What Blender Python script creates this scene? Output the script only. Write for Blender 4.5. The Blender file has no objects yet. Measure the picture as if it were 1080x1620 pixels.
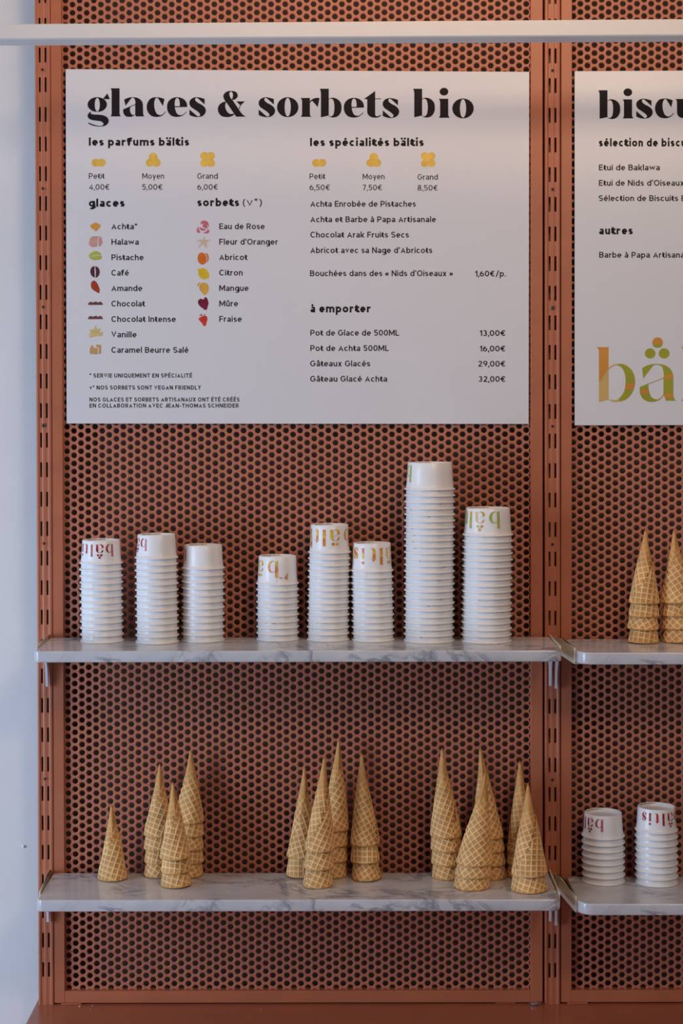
import bpy, bmesh, math, random
import numpy as np
from mathutils import Vector, Matrix
from mathutils.geometry import tessellate_polygon

# ---------------------------------------------------------------- camera
F = 2700.0                       # focal length in pixels of the 1080 x 1620 frame
CAM = Vector((0.0, -2.916, 1.57))
PITCH, ROLL = math.radians(0.8), -0.0015
SHIFT = -0.0815
R_CAM = (Matrix.Rotation(math.pi/2 - PITCH, 3, 'X') @ Matrix.Rotation(ROLL, 3, 'Z'))
cd = bpy.data.cameras.new('camera')
cam = bpy.data.objects.new('camera', cd)
bpy.context.scene.collection.objects.link(cam)
cd.sensor_fit = 'VERTICAL'; cd.sensor_height = 36; cd.sensor_width = 24
cd.lens = F/1620*36
cd.shift_y = SHIFT
cam.matrix_world = Matrix.Translation(CAM) @ R_CAM.to_4x4()
cd.dof.use_dof = True; cd.dof.focus_distance = 2.85; cd.dof.aperture_fstop = 6.3
bpy.context.scene.camera = cam

# ---------------------------------------------------------------- light
sc = bpy.context.scene
w = bpy.data.worlds.new('world'); sc.world = w; w.use_nodes = True
bg = w.node_tree.nodes['Background']
bg.inputs[0].default_value = (0.62, 0.66, 0.82, 1); bg.inputs[1].default_value = 0.24

def area(name, loc, target, sx, sy, power, col, spread=180):
    l = bpy.data.lights.new(name, 'AREA'); l.shape = 'RECTANGLE'; l.size = sx; l.size_y = sy
    l.energy = power; l.color = col; l.spread = math.radians(spread)
    o = bpy.data.objects.new(name, l); sc.collection.objects.link(o)
    o.location = loc
    o.rotation_euler = (Vector(target)-Vector(loc)).to_track_quat('-Z', 'Y').to_euler()
    return o
area('window_daylight', (-3.3, -1.9, 1.45), (0, 0, 1.25), 0.9, 2.2, 56, (0.58, 0.75, 1.0))
area('low_left_fill', (-1.75, -1.05, 0.85), (-0.5, 0, 0.95), 0.6, 1.0, 12, (0.54, 0.71, 1.0))  # added cool fill that brightens the lower left wall and frame
area('ceiling_lamp', (0.10, -0.66, 2.72), (0.08, 0, 2.02), 0.75, 0.60, 5.6, (1.0, 0.62, 0.33))
area('warm_front_fill', (0.9, -2.2, 2.72), (0.3, 0, 1.2), 0.5, 0.5, 18, (1.0, 0.72, 0.47))  # added warm fill from the front right, not a fitting of the room

sc.view_settings.view_transform = 'Standard'
sc.view_settings.look = 'None'
sc.view_settings.exposure = 0.0
sc.view_settings.gamma = 1.0
sc.view_settings.use_curve_mapping = False

# ---------------------------------------------------------------- helpers
C = sc.collection
def ray(px, py):
    return R_CAM @ Vector(((px-540)/F, -(py-810)/F + SHIFT*1620/F, -1))
def at(px, py, Y=0.0):
    d = ray(px, py); return CAM + d*((Y-CAM.y)/d.y)
def onz(px, py, z):
    d = ray(px, py); return CAM + d*((z-CAM.z)/d.z)
def zat(py, Y=0.0, px=480): return at(px, py, Y).z
def xat(px, Y=0.0, py=900): return at(px, py, Y).x

def link(o, parent=None):
    C.objects.link(o)
    if parent is not None: o.parent = parent
    return o
def empty(name, loc=(0,0,0)):
    o = bpy.data.objects.new(name, None); o.location = loc; o.empty_display_size = .02
    return link(o)
def tag(o, label=None, cat=None, group=None, kind=None):
    if label: o['label'] = label
    if cat: o['category'] = cat
    if group: o['group'] = group
    if kind: o['kind'] = kind
    return o
def mesh_obj(name, me, mat, parent=None, loc=None):
    o = bpy.data.objects.new(name, me)
    if mat is not None and len(me.materials) == 0: me.materials.append(mat)
    if loc is not None: o.location = loc
    return link(o, parent)
def pydata(name, v, f, mat, parent=None, loc=None, smooth=False):
    me = bpy.data.meshes.new(name); me.from_pydata([tuple(p) for p in v], [], f); me.update()
    if smooth: me.polygons.foreach_set('use_smooth', [True]*len(me.polygons))
    return mesh_obj(name, me, mat, parent, loc)
def from_bm(name, bm, mat, parent=None, loc=None, smooth=False):
    me = bpy.data.meshes.new(name); bm.to_mesh(me); bm.free()
    if smooth: me.polygons.foreach_set('use_smooth', [True]*len(me.polygons))
    return mesh_obj(name, me, mat, parent, loc)
def box_bm(x0, x1, y0, y1, z0, z1, bev=0, seg=2, bm=None):
    b = bmesh.new()
    bmesh.ops.create_cube(b, size=1)
    for v in b.verts:
        v.co = Vector((x0+(v.co.x+.5)*(x1-x0), y0+(v.co.y+.5)*(y1-y0), z0+(v.co.z+.5)*(z1-z0)))
    if bev: bmesh.ops.bevel(b, geom=b.edges[:], offset=bev, segments=seg, affect='EDGES', profile=.5)
    if bm is None: return b
    me = bpy.data.meshes.new('t'); b.to_mesh(me); b.free(); bm.from_mesh(me); bpy.data.meshes.remove(me)
    return bm
def box(name, x0, x1, y0, y1, z0, z1, mat, parent=None, bev=0, seg=2):
    return from_bm(name, box_bm(x0, x1, y0, y1, z0, z1, bev, seg), mat, parent)
def lathe_data(prof, n, close=False):
    v, f = [], []
    for r, z in prof:
        for k in range(n):
            a = 2*math.pi*k/n; v.append((r*math.cos(a), r*math.sin(a), z))
    for i in range(len(prof)-1):
        for k in range(n):
            a = i*n+k; b = i*n+(k+1) % n; f.append((a, b, b+n, a+n))
    return v, f

# ---------------------------------------------------------------- materials
def mat(name, col, rough=.5, metal=0, spec=.5, coat=0):
    m = bpy.data.materials.new(name); m.use_nodes = True
    b = m.node_tree.nodes['Principled BSDF']
    b.inputs['Base Color'].default_value = (*col, 1); b.inputs['Roughness'].default_value = rough
    b.inputs['Metallic'].default_value = metal; b.inputs['Specular IOR Level'].default_value = spec
    b.inputs['Coat Weight'].default_value = coat
    return m
def nodes(m): return m.node_tree.nodes, m.node_tree.links, m.node_tree.nodes['Principled BSDF']
def noise(nt, scale, detail=4, coord='Object', rough=.5, dist=0, vec=None):
    n = nt.nodes.new('ShaderNodeTexNoise'); n.inputs['Scale'].default_value = scale
    n.inputs['Detail'].default_value = detail; n.inputs['Roughness'].default_value = rough
    n.inputs['Distortion'].default_value = dist
    if vec is None:
        t = nt.nodes.new('ShaderNodeTexCoord'); nt.links.new(t.outputs[coord], n.inputs['Vector'])
    else: nt.links.new(vec, n.inputs['Vector'])
    return n
def ramp(nt, fac, stops):
    r = nt.nodes.new('ShaderNodeValToRGB'); nt.links.new(fac, r.inputs[0])
    e = r.color_ramp.elements
    while len(e) < len(stops): e.new(.5)
    for i, (p, c) in enumerate(stops): e[i].position = p; e[i].color = (*c, 1)
    return r
def bump(m, fac, strength, dist):
    N, L, b = nodes(m); bp = N.new('ShaderNodeBump')
    bp.inputs['Strength'].default_value = strength; bp.inputs['Distance'].default_value = dist
    L.new(fac, bp.inputs['Height']); L.new(bp.outputs[0], b.inputs['Normal'])

def painted(name, c, rough, var=.08):
    m = mat(name, c, rough); N, L, b = nodes(m)
    n = noise(m.node_tree, 14, 5)
    r = ramp(m.node_tree, n.outputs[0], [(.3, tuple(x*(1-var) for x in c)), (.7, tuple(min(1, x*(1+var)) for x in c))])
    L.new(r.outputs[0], b.inputs['Base Color'])
    n2 = noise(m.node_tree, 900, 2); bump(m, n2.outputs[0], .12, .0004)
    return m
M = {}
M['red'] = painted('terracotta_paint', (0.46, 0.142, 0.066), .38)
M['red_sheet'] = painted('terracotta_sheet_paint', (0.49, 0.165, 0.092), .42, .05)
M['red_ledge'] = painted('terracotta_ledge_paint', (0.42, 0.128, 0.064), .26, .06)
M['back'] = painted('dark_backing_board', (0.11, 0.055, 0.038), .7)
M['wall'] = painted('white_wall_paint', (0.74, 0.74, 0.74), .8, .02)
M['bar'] = painted('white_bar_paint', (0.70, 0.69, 0.68), .5, .02)
M['floor'] = painted('floor_paint', (0.25, 0.22, 0.20), .5)
M['ceiling'] = painted('ceiling_paint', (0.7, 0.69, 0.67), .8)
M['board'] = painted('sign_board_white', (0.74, 0.73, 0.74), .32, .008)
M['ink'] = mat('black_ink', (0.010, 0.006, 0.008), .6, spec=.25)
M['cup'] = mat('glossy_white_paperboard', (0.87, 0.86, 0.85), .34, coat=.06)
M['seam'] = mat('cup_seam_grey', (0.66, 0.66, 0.68), .4)
M['bracket'] = painted('cream_bracket_enamel', (0.68, 0.63, 0.50), .4)
M['hook'] = mat('pale_grey_steel', (0.66, 0.67, 0.73), .4)
M['screw'] = mat('dull_screw_steel', (0.12, 0.10, 0.10), .45, .6)
M['dark'] = mat('recess_shade', (0.02, 0.012, 0.01), .8)  # near-black colour stands in for the shade inside screw recesses
M['crumb'] = mat('crumb', (0.75, 0.55, 0.3), .8)
M['crumb2'] = mat('crumb_green', (0.7, 0.65, 0.12), .7)
M['foil'] = mat('crumpled_foil', (0.5, 0.5, 0.55), .3, .9)

def marble():
    m = mat('white_veined_marble', (0.6, 0.6, 0.6), .16, spec=.5); nt = m.node_tree; N, L, b = nodes(m)
    t = N.new('ShaderNodeTexCoord')
    mp = N.new('ShaderNodeMapping'); L.new(t.outputs['Object'], mp.inputs[0])
    mp.inputs['Rotation'].default_value = (0.4, 0.5, 0.6); mp.inputs['Scale'].default_value = (1, 1.6, 1.2)
    n = noise(nt, 9.5, 8, rough=.62, dist=.9, vec=mp.outputs[0])
    v = N.new('ShaderNodeMath'); v.operation = 'SUBTRACT'; v.inputs[1].default_value = .5; L.new(n.outputs[0], v.inputs[0])
    a = N.new('ShaderNodeMath'); a.operation = 'ABSOLUTE'; L.new(v.outputs[0], a.inputs[0])
    vein = ramp(nt, a.outputs[0], [(0.0, (0.0,)*3), (0.020, (.35,)*3), (.055, (1,)*3)])
    n3 = noise(nt, 8, 3, vec=mp.outputs[0]); mask = ramp(nt, n3.outputs[0], [(.45, (0,)*3), (.56, (1,)*3)])
    mx = N.new('ShaderNodeMix'); mx.data_type = 'RGBA'; mx.inputs[6].default_value = (1, 1, 1, 1)
    L.new(mask.outputs[0], mx.inputs[0]); L.new(vein.outputs[0], mx.inputs[7])
    n2 = noise(nt, 11, 6, rough=.6, vec=mp.outputs[0])
    base = ramp(nt, n2.outputs[0], [(.26, (.43, .435, .47)), (.42, (.55, .55, .57)), (.6, (.62, .62, .63))])
    dk = N.new('ShaderNodeMix'); dk.data_type = 'RGBA'; dk.inputs[6].default_value = (.26, .27, .31, 1)
    L.new(mx.outputs[2], dk.inputs[0]); L.new(base.outputs[0], dk.inputs[7])
    L.new(dk.outputs[2], b.inputs['Base Color'])
    return m
M['marble'] = marble()

def wafer():
    m = mat('baked_wafer', (0.6, 0.36, 0.15), .62, spec=.3); nt = m.node_tree; N, L, b = nodes(m)
    at_ = N.new('ShaderNodeAttribute'); at_.attribute_name = 'relief_seam_shade'
    r = ramp(nt, at_.outputs['Fac'], [(0, (.12, .045, .012)), (.18, (.48, .215, .060)), (.34, (.66, .345, .115)), (.6, (.84, .50, .20)), (1, (.98, .72, .38))])  # darkest stop paints the seam's shadow, the others are baked tones
    n = noise(nt, 38, 5); r2 = ramp(nt, n.outputs[0], [(.3, (.78, .74, .68)), (.7, (1.1, 1.08, 1.05))])
    mx = N.new('ShaderNodeMix'); mx.data_type = 'RGBA'; mx.blend_type = 'MULTIPLY'; mx.inputs[0].default_value = 1
    L.new(r.outputs[0], mx.inputs[6]); L.new(r2.outputs[0], mx.inputs[7])
    L.new(mx.outputs[2], b.inputs['Base Color'])
    n2 = noise(nt, 700, 4); bump(m, n2.outputs[0], .35, .0006)
    return m
M['wafer'] = wafer()

def print_ink(name, stops, scale, detail=3):
    m = mat(name, (1, 0, 0), .35); nt = m.node_tree; N, L, b = nodes(m)
    n = noise(nt, scale, detail, dist=.6)
    r = ramp(nt, n.outputs[0], stops); r.color_ramp.interpolation = 'LINEAR'
    L.new(r.outputs[0], b.inputs['Base Color']); return m
M['print_red'] = print_ink('watercolour_red_print', [(.32, (.13, .004, .02)), (.45, (.42, .01, .02)), (.52, (.62, .05, .035)), (.6, (.55, .03, .04)), (.68, (.22, .03, .10))], 95)
M['print_yellow'] = print_ink('watercolour_yellow_print', [(.36, (.62, .14, .02)), (.46, (.72, .27, .03)), (.52, (.80, .55, .04)), (.64, (.75, .52, .03))], 85)
M['print_green'] = print_ink('watercolour_green_print', [(.36, (.36, .46, .07)), (.5, (.45, .50, .08)), (.55, (.72, .42, .10)), (.68, (.70, .36, .08))], 65)
M['olive'] = print_ink('olive_print', [(.3, (.32, .33, .02)), (.7, (.40, .38, .02))], 22)
M['orange'] = print_ink('orange_print', [(.3, (.62, .24, .035)), (.7, (.68, .30, .04))], 22)
M['straw'] = print_ink('straw_print', [(.3, (.60, .40, .12)), (.7, (.66, .46, .16))], 22)

def flat(name, c, v=.12):
    return print_ink(name, [(.3, tuple(x*(1-v) for x in c)), (.7, tuple(x*(1+v) for x in c))], 90)
M['ball'] = flat('scoop_yellow', (.78, .50, .08))
M['amber'] = flat('amber', (.72, .33, .06))
M['pink'] = flat('pale_pink', (.62, .33, .28))
M['pistachio'] = flat('pistachio', (.46, .48, .08))
M['coffee'] = flat('coffee_brown', (.09, .02, .035))
M['almond'] = flat('almond_brown', (.38, .05, .015))
M['choc'] = flat('chocolate', (.16, .05, .045))
M['vanilla'] = flat('vanilla_straw', (.66, .50, .20))
M['caramel'] = flat('caramel', (.58, .33, .12))
M['rose'] = flat('rose_pink', (.60, .14, .19))
M['blossom'] = flat('blossom_cream', (.66, .50, .34), .04)
M['apricot'] = flat('apricot_orange', (.66, .16, .01))
M['lemon'] = flat('lemon_yellow', (.72, .50, .02))
M['mango'] = flat('mango_yellow', (.72, .40, .07))
M['berry'] = flat('blackberry_red', (.20, .008, .035), .3)
M['straw_b'] = flat('strawberry_red', (.60, .045, .02), .25)

# ---------------------------------------------------------------- the setting
X_L, X_R = -1.75, 2.3
Z_C = 2.80
ZLEDGE = zat(1590, -0.012)
tag(box('floor', X_L, X_R, -4.2, .2, -.05, 0, M['floor']), kind='structure')
tag(box('ceiling', X_L, X_R, -4.2, .2, Z_C, Z_C+.05, M['ceiling']), kind='structure')
tag(box('wall_back', X_L, X_R, .050, .12, 0, Z_C, M['wall']), kind='structure')

# long red ledge the unit stands on
xl = xat(57, 0, 1583)
ledge = tag(box('ledge', xl, X_R-.1, -.62, .0498, ZLEDGE-.04, ZLEDGE, M['red_ledge'], bev=.002),
            'terracotta red ledge along the bottom, under the perforated panels', 'ledge')
tag(box('plinth', xl+.03, X_R-.13, -.56, .0495, .0, ZLEDGE-.04, M['red_ledge']),
    'terracotta red plinth below the ledge', 'plinth')

# ---------------------------------------------------------------- perforated panels
P = .01393*1.0; DY = .01396; DX = .01207
def sheet_mesh(x0, x1, z0, z1, phase_z):
    """perforated metal: hexagonal cells, each with a bevelled round hole (x0,z0 = first hole centre)"""
    nc = int(round((x1-x0)/DX))+1; nr = int((z1-z0)/DY)+2
    Rh = 2*DX/3; a = DX-Rh; h = DY/2
    hexv = [(Rh, 0), (a, h), (-a, h), (-Rh, 0), (-a, -h), (a, -h)]
    r0, r1 = .00495+.00035, .00495
    tv = [(x, 0, z) for x, z in hexv]
    for r, y in ((r0, 0), (r1, .0003), (r1, .0016)):
        tv += [(r*math.cos(math.pi*k/6), y, r*math.sin(math.pi*k/6)) for k in range(12)]
    tf = []
    for k in range(6):
        k2 = (k+1) % 6; o = 6
        tf += [(k, o+2*k, o+2*k+1), (k, o+2*k+1, k2), (k2, o+2*k+1, o+(2*k+2) % 12)]
    for ring in (0, 1):
        for k in range(12):
            A = 6+ring*12+k; B = 6+ring*12+(k+1) % 12
            tf += [(A, A+12, B+12), (A, B+12, B)]
    tv = np.array(tv, float); tf = np.array(tf, int)
    cells = []
    for i in range(nc):
        off = (DY/2 if i % 2 else 0)
        for j in range(nr): cells.append((x0+i*DX, 0, z0+off+j*DY))
    cells = np.array(cells); n = len(cells)
    V = (tv[None]+cells[:, None]).reshape(-1, 3)
    Fc = (tf[None]+(np.arange(n)*len(tv))[:, None, None]).reshape(-1, 3)
    me = bpy.data.meshes.new('perforated_sheet')
    me.vertices.add(len(V)); me.vertices.foreach_set('co', V.astype(np.float32).ravel())
    me.loops.add(len(Fc)*3); me.loops.foreach_set('vertex_index', Fc.astype(np.int32).ravel())
    me.polygons.add(len(Fc)); me.polygons.foreach_set('loop_start', np.arange(0, len(Fc)*3, 3, dtype=np.int32))
    me.update(calc_edges=True)
    return me

XP = [xat(71.8), xat(872.6)]; BAY = XP[1]-XP[0]; XP.append(XP[1]+BAY)      # post centres
Z_BOT = zat(1586.5, -.008); Z_RAIL = zat(1567.5, -.008); Z_TOP = zat(-150)
h0x = xat(106.7)-DX; h0z = zat(1055.1) - DY*40
sheet = sheet_mesh(h0x, h0x+DX*66, h0z, Z_TOP-.035, 0)
labels = ['terracotta framed perforated metal panel behind the large price board, left bay',
          'terracotta framed perforated metal panel at right, behind the cropped price board']
for b in range(2):
    dx = 0 if b == 0 else xat(906.3)-xat(106.7)
    L0 = xat(84.0) if b == 0 else xat(886.0)
    I0 = xat(101.3) if b == 0 else xat(903.3)
    I1 = xat(838.3) if b == 0 else xat(838.3)+BAY
    L1 = xat(857.3) if b == 0 else xat(857.3)+BAY
    pn = tag(empty('perforated_panel', (L0, 0, Z_BOT)), labels[b], 'panel')
    def fr(name, x0, x1, z0, z1, y0=-.008, y1=.012, m='red', bev=.0008):
        return box(name, x0-L0, x1-L0, y0, y1, z0-Z_BOT, z1-Z_BOT, M[m], pn, bev, 1)
    fr('frame_stile', L0, I0, Z_BOT, Z_TOP); fr('frame_stile', I1, L1, Z_BOT, Z_TOP)
    fr('frame_rail', I0, I1, Z_BOT, Z_RAIL); fr('frame_rail', I0, I1, Z_TOP-.02, Z_TOP)
    s = mesh_obj('perforated_sheet', sheet, M['red_sheet'], pn, (dx-L0, 0, -Z_BOT)); s['kind'] = 'stuff'
    fx = xat(98, 0, 1588) if b == 0 else xat(896, 0, 1588)
    fr('foot', fx, fx+.035, ZLEDGE, Z_BOT, -.010, .010)
    fx = I1-.06
    fr('foot', fx, fx+.035, ZLEDGE, Z_BOT, -.006, .010)
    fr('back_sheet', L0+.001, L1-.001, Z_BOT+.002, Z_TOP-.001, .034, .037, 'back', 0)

# ---------------------------------------------------------------- slotted posts
SP = .05033; SL = .0252; SW = .0034; SC = .00495
def post_mesh(zt, zb, first_slot_mid, hole_z):
    half = [(-.0130, .034), (-.0130, .0015), (-.0122, .0004), (-.0108, 0), (-.0090, .0001), (-.0080, .0009),
            (-SC-SW/2, .0013), (-SC+SW/2, .0013), (-.0018, .0008)]
    prof = half + [(-x, y) for x, y in reversed(half)]
    slot_cols = (6, 10)
    zs = [zb]; slots = []
    k0 = math.floor((zb-first_slot_mid)/SP)
    m = first_slot_mid+k0*SP
    while m < zt:
        if m-SL/2 > zb+.002 and m+SL/2 < zt-.002: slots.append((m-SL/2, m+SL/2))
        m += SP
    for a, b_ in slots: zs += [a, b_]
    zs.append(zt)
    n = len(prof); V = []; Fs = []
    for z in zs: V += [(x, y, z) for x, y in prof]
    isslot = lambda r: any(abs(zs[r]-a) < 1e-6 for a, _ in slots)
    for r in range(len(zs)-1):
        for c in range(n-1):
            if c in slot_cols and isslot(r):
                b0 = len(V); x0, y0 = prof[c]; x1, y1 = prof[c+1]
                za, zc = zs[r], zs[r+1]
                for y in (y0, y0+.0022):
                    V += [(x0, y, za), (x1, y, za), (x1, y, zc), (x0, y, zc)]
                for q in range(4):
                    Fs.append((b0+q, b0+(q+1) % 4, b0+4+(q+1) % 4, b0+4+q))
                continue
            Fs.append((r*n+c, r*n+c+1, (r+1)*n+c+1, (r+1)*n+c))
    # back plate so the slots look into the channel
    b0 = len(V)
    V += [(-.013, .030, zb), (.013, .030, zb), (.013, .030, zt), (-.013, .030, zt)]
    Fs.append((b0, b0+1, b0+2, b0+3))
    b0 = len(V); top = [(x, y, zt) for x, y in prof]; V += top; Fs.append(tuple(range(b0, b0+n)))
    return V, Fs
plabels = ['slotted terracotta steel post at the far left beside the white wall',
           'slotted terracotta steel post between the two perforated panels',
           'slotted terracotta steel post closing the right hand bay, beyond the photo edge']
YPOST = -.0100
for i in range(3):
    slot_mid = zat(135.8, YPOST) if i else zat(133.2, YPOST)
    zb = ZLEDGE
    V, Fs = post_mesh(Z_TOP+.01, zb, slot_mid, 0)
    p = tag(empty('slotted_post', (XP[i], YPOST, zb)), plabels[i], 'post', 'slotted posts of the shelving')
    pydata('channel', [(x, y, z-zb) for x, y, z in V], Fs, M['red'], p)
    hz = slot_mid + SP/2
    n = 0
    for k in range(-1, 9):
        z = hz - k*4*SP
        if z < zb+.02 or z > Z_TOP: continue
        scr = (i == 0 and k in (3,)) or (i == 1 and k in (2,)) or (i == 2 and k == 2)
        if scr:
            v, f = lathe_data([(0, -.0008), (.0022, -.0012), (.0036, -.0002), (.0038, .0014)], 16)
            pydata('screw', [(x, zz, -y+z-zb) for x, y, zz in v], f, M['screw'], p)
            bm = box_bm(-.0020, .0020, -.0014, -.0002, z-zb-.0004, z-zb+.0004)
            box_bm(-.0004, .0004, -.0014, -.0002, z-zb-.0020, z-zb+.0020, bm=bm)
            from_bm('screw_slot_shade', bm, M['dark'], p)  # raised dark cross, the recess shade put into its colour
        else:
            v, f = lathe_data([(0, .0003), (.0021, .0003), (.0024, .0006)], 16)
            pydata('screw_hole_shade', [(x, zz-.0002, -y+z-zb) for x, y, zz in v], f, M['dark'], p)  # dark disc inside the rim paints the shade of the hole
            v, f = lathe_data([(.0024, .0004), (.0030, .0000), (.0040, .0010)], 16)
            pydata('hole_rim', [(x, zz-.0001, -y+z-zb) for x, y, zz in v], f, M['red'], p, smooth=True)

# ---------------------------------------------------------------- marble shelves
def slab(name, x0, x1, y0, y1, z0, z1, rl, rr, label):
    """marble slab with rounded front corners (radii rl, rr) and softened edges"""
    pts = [(x1, y1), (x0, y1)]
    for k in range(9):
        t = k/8*math.pi/2; pts.append((x0+rl-rl*math.cos(t), y0+rl-rl*math.sin(t)))
    for k in range(9):
        t = k/8*math.pi/2; pts.append((x1-rr+rr*math.sin(t), y0+rr-rr*math.cos(t)))
    bm = bmesh.new()
    lo = [bm.verts.new((x-x0, y, 0)) for x, y in pts]; hi = [bm.verts.new((x-x0, y, z1-z0)) for x, y in pts]
    bm.faces.new(lo[::-1]); bm.faces.new(hi)
    n = len(pts)
    for k in range(n): bm.faces.new((lo[k], lo[(k+1) % n], hi[(k+1) % n], hi[k]))
    bmesh.ops.recalc_face_normals(bm, faces=bm.faces[:])
    ed = [e for e in bm.edges if abs(e.verts[0].co.z-e.verts[1].co.z) < 1e-6]
    bmesh.ops.bevel(bm, geom=ed, offset=.0022, segments=3, affect='EDGES', profile=.5)
    o = from_bm(name, bm, M['marble'], None, (x0, 0, z0))
    for p_ in o.data.polygons: p_.use_smooth = len(p_.vertices) < 6
    return tag(o, label, 'shelf')
YF, YB = -.176, -.015
shelves = {}
def shelf(key, px0, px1, pyf, pyb, rl, rr, label, extra=0):
    zt = zat(pyf, YF, px0+60); zl = zat(pyb, YF, px0+60)
    x0 = xat(px0, YF, pyf); x1 = xat(px1, YF, pyf)+extra
    shelves[key] = (x0, x1, zt, zl)
    slab('marble_shelf', x0, x1, YF, YB, zl, zt, rl, rr, label)
shelf('UL', 52.8, 888.0, 1030.2, 1048.3, .010, .012, 'grey-veined white marble shelf carrying the eight stacks of white cups')
shelf('LL', 57.5, 886.5, 1424.3, 1442.8, .010, .012, 'grey-veined white marble shelf, lower left, carrying the upturned wafer cones')
XE = XP[2]-XP[1]
shelf('UR', 914, 914, 1032.6, 1051.8, .026, .012, 'white marble shelf at upper right, carrying wafer cone stacks, cut by photo edge', BAY-.05)
shelf('LR', 916, 916, 1430.2, 1448.6, .024, .012, 'white marble shelf at lower right, carrying two cup stacks, cut by photo edge', BAY-.05)

# brackets
def bracket(xs, xf, zt, zl, label, side, yend):
    """cream enamel plate from the post slot at xs splaying to xf, lip under the slab towards 'side', hook tongue below"""
    o = tag(empty('shelf_bracket', (xs, YPOST, zl)), label, 'bracket', 'cream brackets under the marble shelves')
    h = zt-zl+.0035; t = .0011
    def plate(name, pts, m):
        # pts: (y, z, x) outline; thickness t in x
        n = len(pts)
        V = [(x-xs-t, y-YPOST, z-zl) for y, z, x in pts]+[(x-xs+t, y-YPOST, z-zl) for y, z, x in pts]
        Fs = [tuple(range(n))[::-1], tuple(range(n, 2*n))]+[(k, (k+1) % n, n+(k+1) % n, n+k) for k in range(n)]
        return pydata(name, V, Fs, M[m], o)
    ym = -.04
    xm = xs+(xf-xs)*.55
    plate('side_plate', [(YPOST+.004, zl-.002, xs), (YPOST+.004, zt+.0035, xs), (ym, zt+.0035, xm), (yend+.004, zt+.0035, xf), (yend, zt+.000, xf),
                         (yend, zl-.0005, xf), (yend+.003, zl-.003, xf), (ym, zl-.003, xm)], 'bracket')
    # lip carrying the slab
    V = [(0, YPOST-YPOST, -.0028), (xf-xs, yend+.002-YPOST, -.0028), (xf-xs+side*.014, yend+.002-YPOST, -.0028), (side*.014, 0, -.0028)]
    V += [(x, y, z+.0024) for x, y, z in V]
    pydata('support_lip', V, [(0, 1, 2, 3), (4, 5, 6, 7), (0, 1, 5, 4), (1, 2, 6, 5), (2, 3, 7, 6), (3, 0, 4, 7)], M['bracket'], o)
    # hook tongue
    t2 = .0020; t_, t = t, t2
    plate('hook', [(YPOST+.010, zl-.004, xs), (YPOST-.022, zl-.003, xs), (YPOST-.024, zl-.018, xs), (YPOST-.014, zl-.034, xs), (YPOST-.009, zl-.064, xs),
                   (YPOST-.004, zl-.066, xs), (YPOST-.001, zl-.030, xs), (YPOST+.010, zl-.026, xs)], 'hook')
    return o
for key, nm in (('U', 'upper'), ('L', 'lower')):
    x0, x1, zt, zl = shelves[key+'L']
    bracket(XP[0]+SC, x0-.0012, zt, zl, f'cream metal bracket at the left end of the {nm} left marble shelf', 1, -.140)
    bracket(XP[1]-SC, x1+.0014, zt, zl, f'cream metal bracket at the right end of the {nm} left marble shelf', -1, -.150)
    x0, x1, zt, zl = shelves[key+'R']
    bracket(XP[1]+SC, x0-.0014, zt, zl, f'cream metal bracket at the near left end of the {nm} right marble shelf', 1, -.150)
    bracket(XP[2]-SC, x1+.0012, zt, zl, f'cream metal bracket at the far end of the {nm} right marble shelf', -1, -.140)

# ---------------------------------------------------------------- white rail in front
YR = -.32
pa, pb = at(-700, 43.2, YR), at(1800, 24.8, YR); qa, qb = at(-700, 66.5, YR), at(1800, 52.0, YR)
V = []
for y in (0, .046):
    V += [pa+Vector((0, y, 0)), pb+Vector((0, y, 0)), qb+Vector((0, y, 0)), qa+Vector((0, y, 0))]
bm = bmesh.new(); vs = [bm.verts.new(v) for v in V]
for f in ((0, 1, 2, 3), (7, 6, 5, 4), (0, 4, 5, 1), (1, 5, 6, 2), (2, 6, 7, 3), (3, 7, 4, 0)): bm.faces.new([vs[i] for i in f])
bmesh.ops.recalc_face_normals(bm, faces=bm.faces[:])
bmesh.ops.bevel(bm, geom=bm.edges[:], offset=.0015, segments=2, affect='EDGES')
rail = tag(empty('rail', (0, YR, 0)), 'white painted rail crossing in front at the very top', 'rail')
for v in bm.verts: v.co -= Vector((0, YR, 0))
from_bm('bar', bm, M['bar'], rail)
for px in (-640, 1740):
    x = at(px, 40, YR).x
    box('hanger', x-.008, x+.008, .015, .031, at(px, 34, YR).z-.004, Z_C, M['bar'], rail)

# small painted-over nail on the wall
v, f = lathe_data([(0, -.0035), (.0018, -.0030), (.0026, -.001), (.0034, 0)], 12)
p0 = at(37.5, 1339, .05)
tag(pydata('nail', [(x, z, y) for x, y, z in v], f, M['wall'], None, p0, True), 'small white painted-over nail in the wall at lower left', 'nail')

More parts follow.
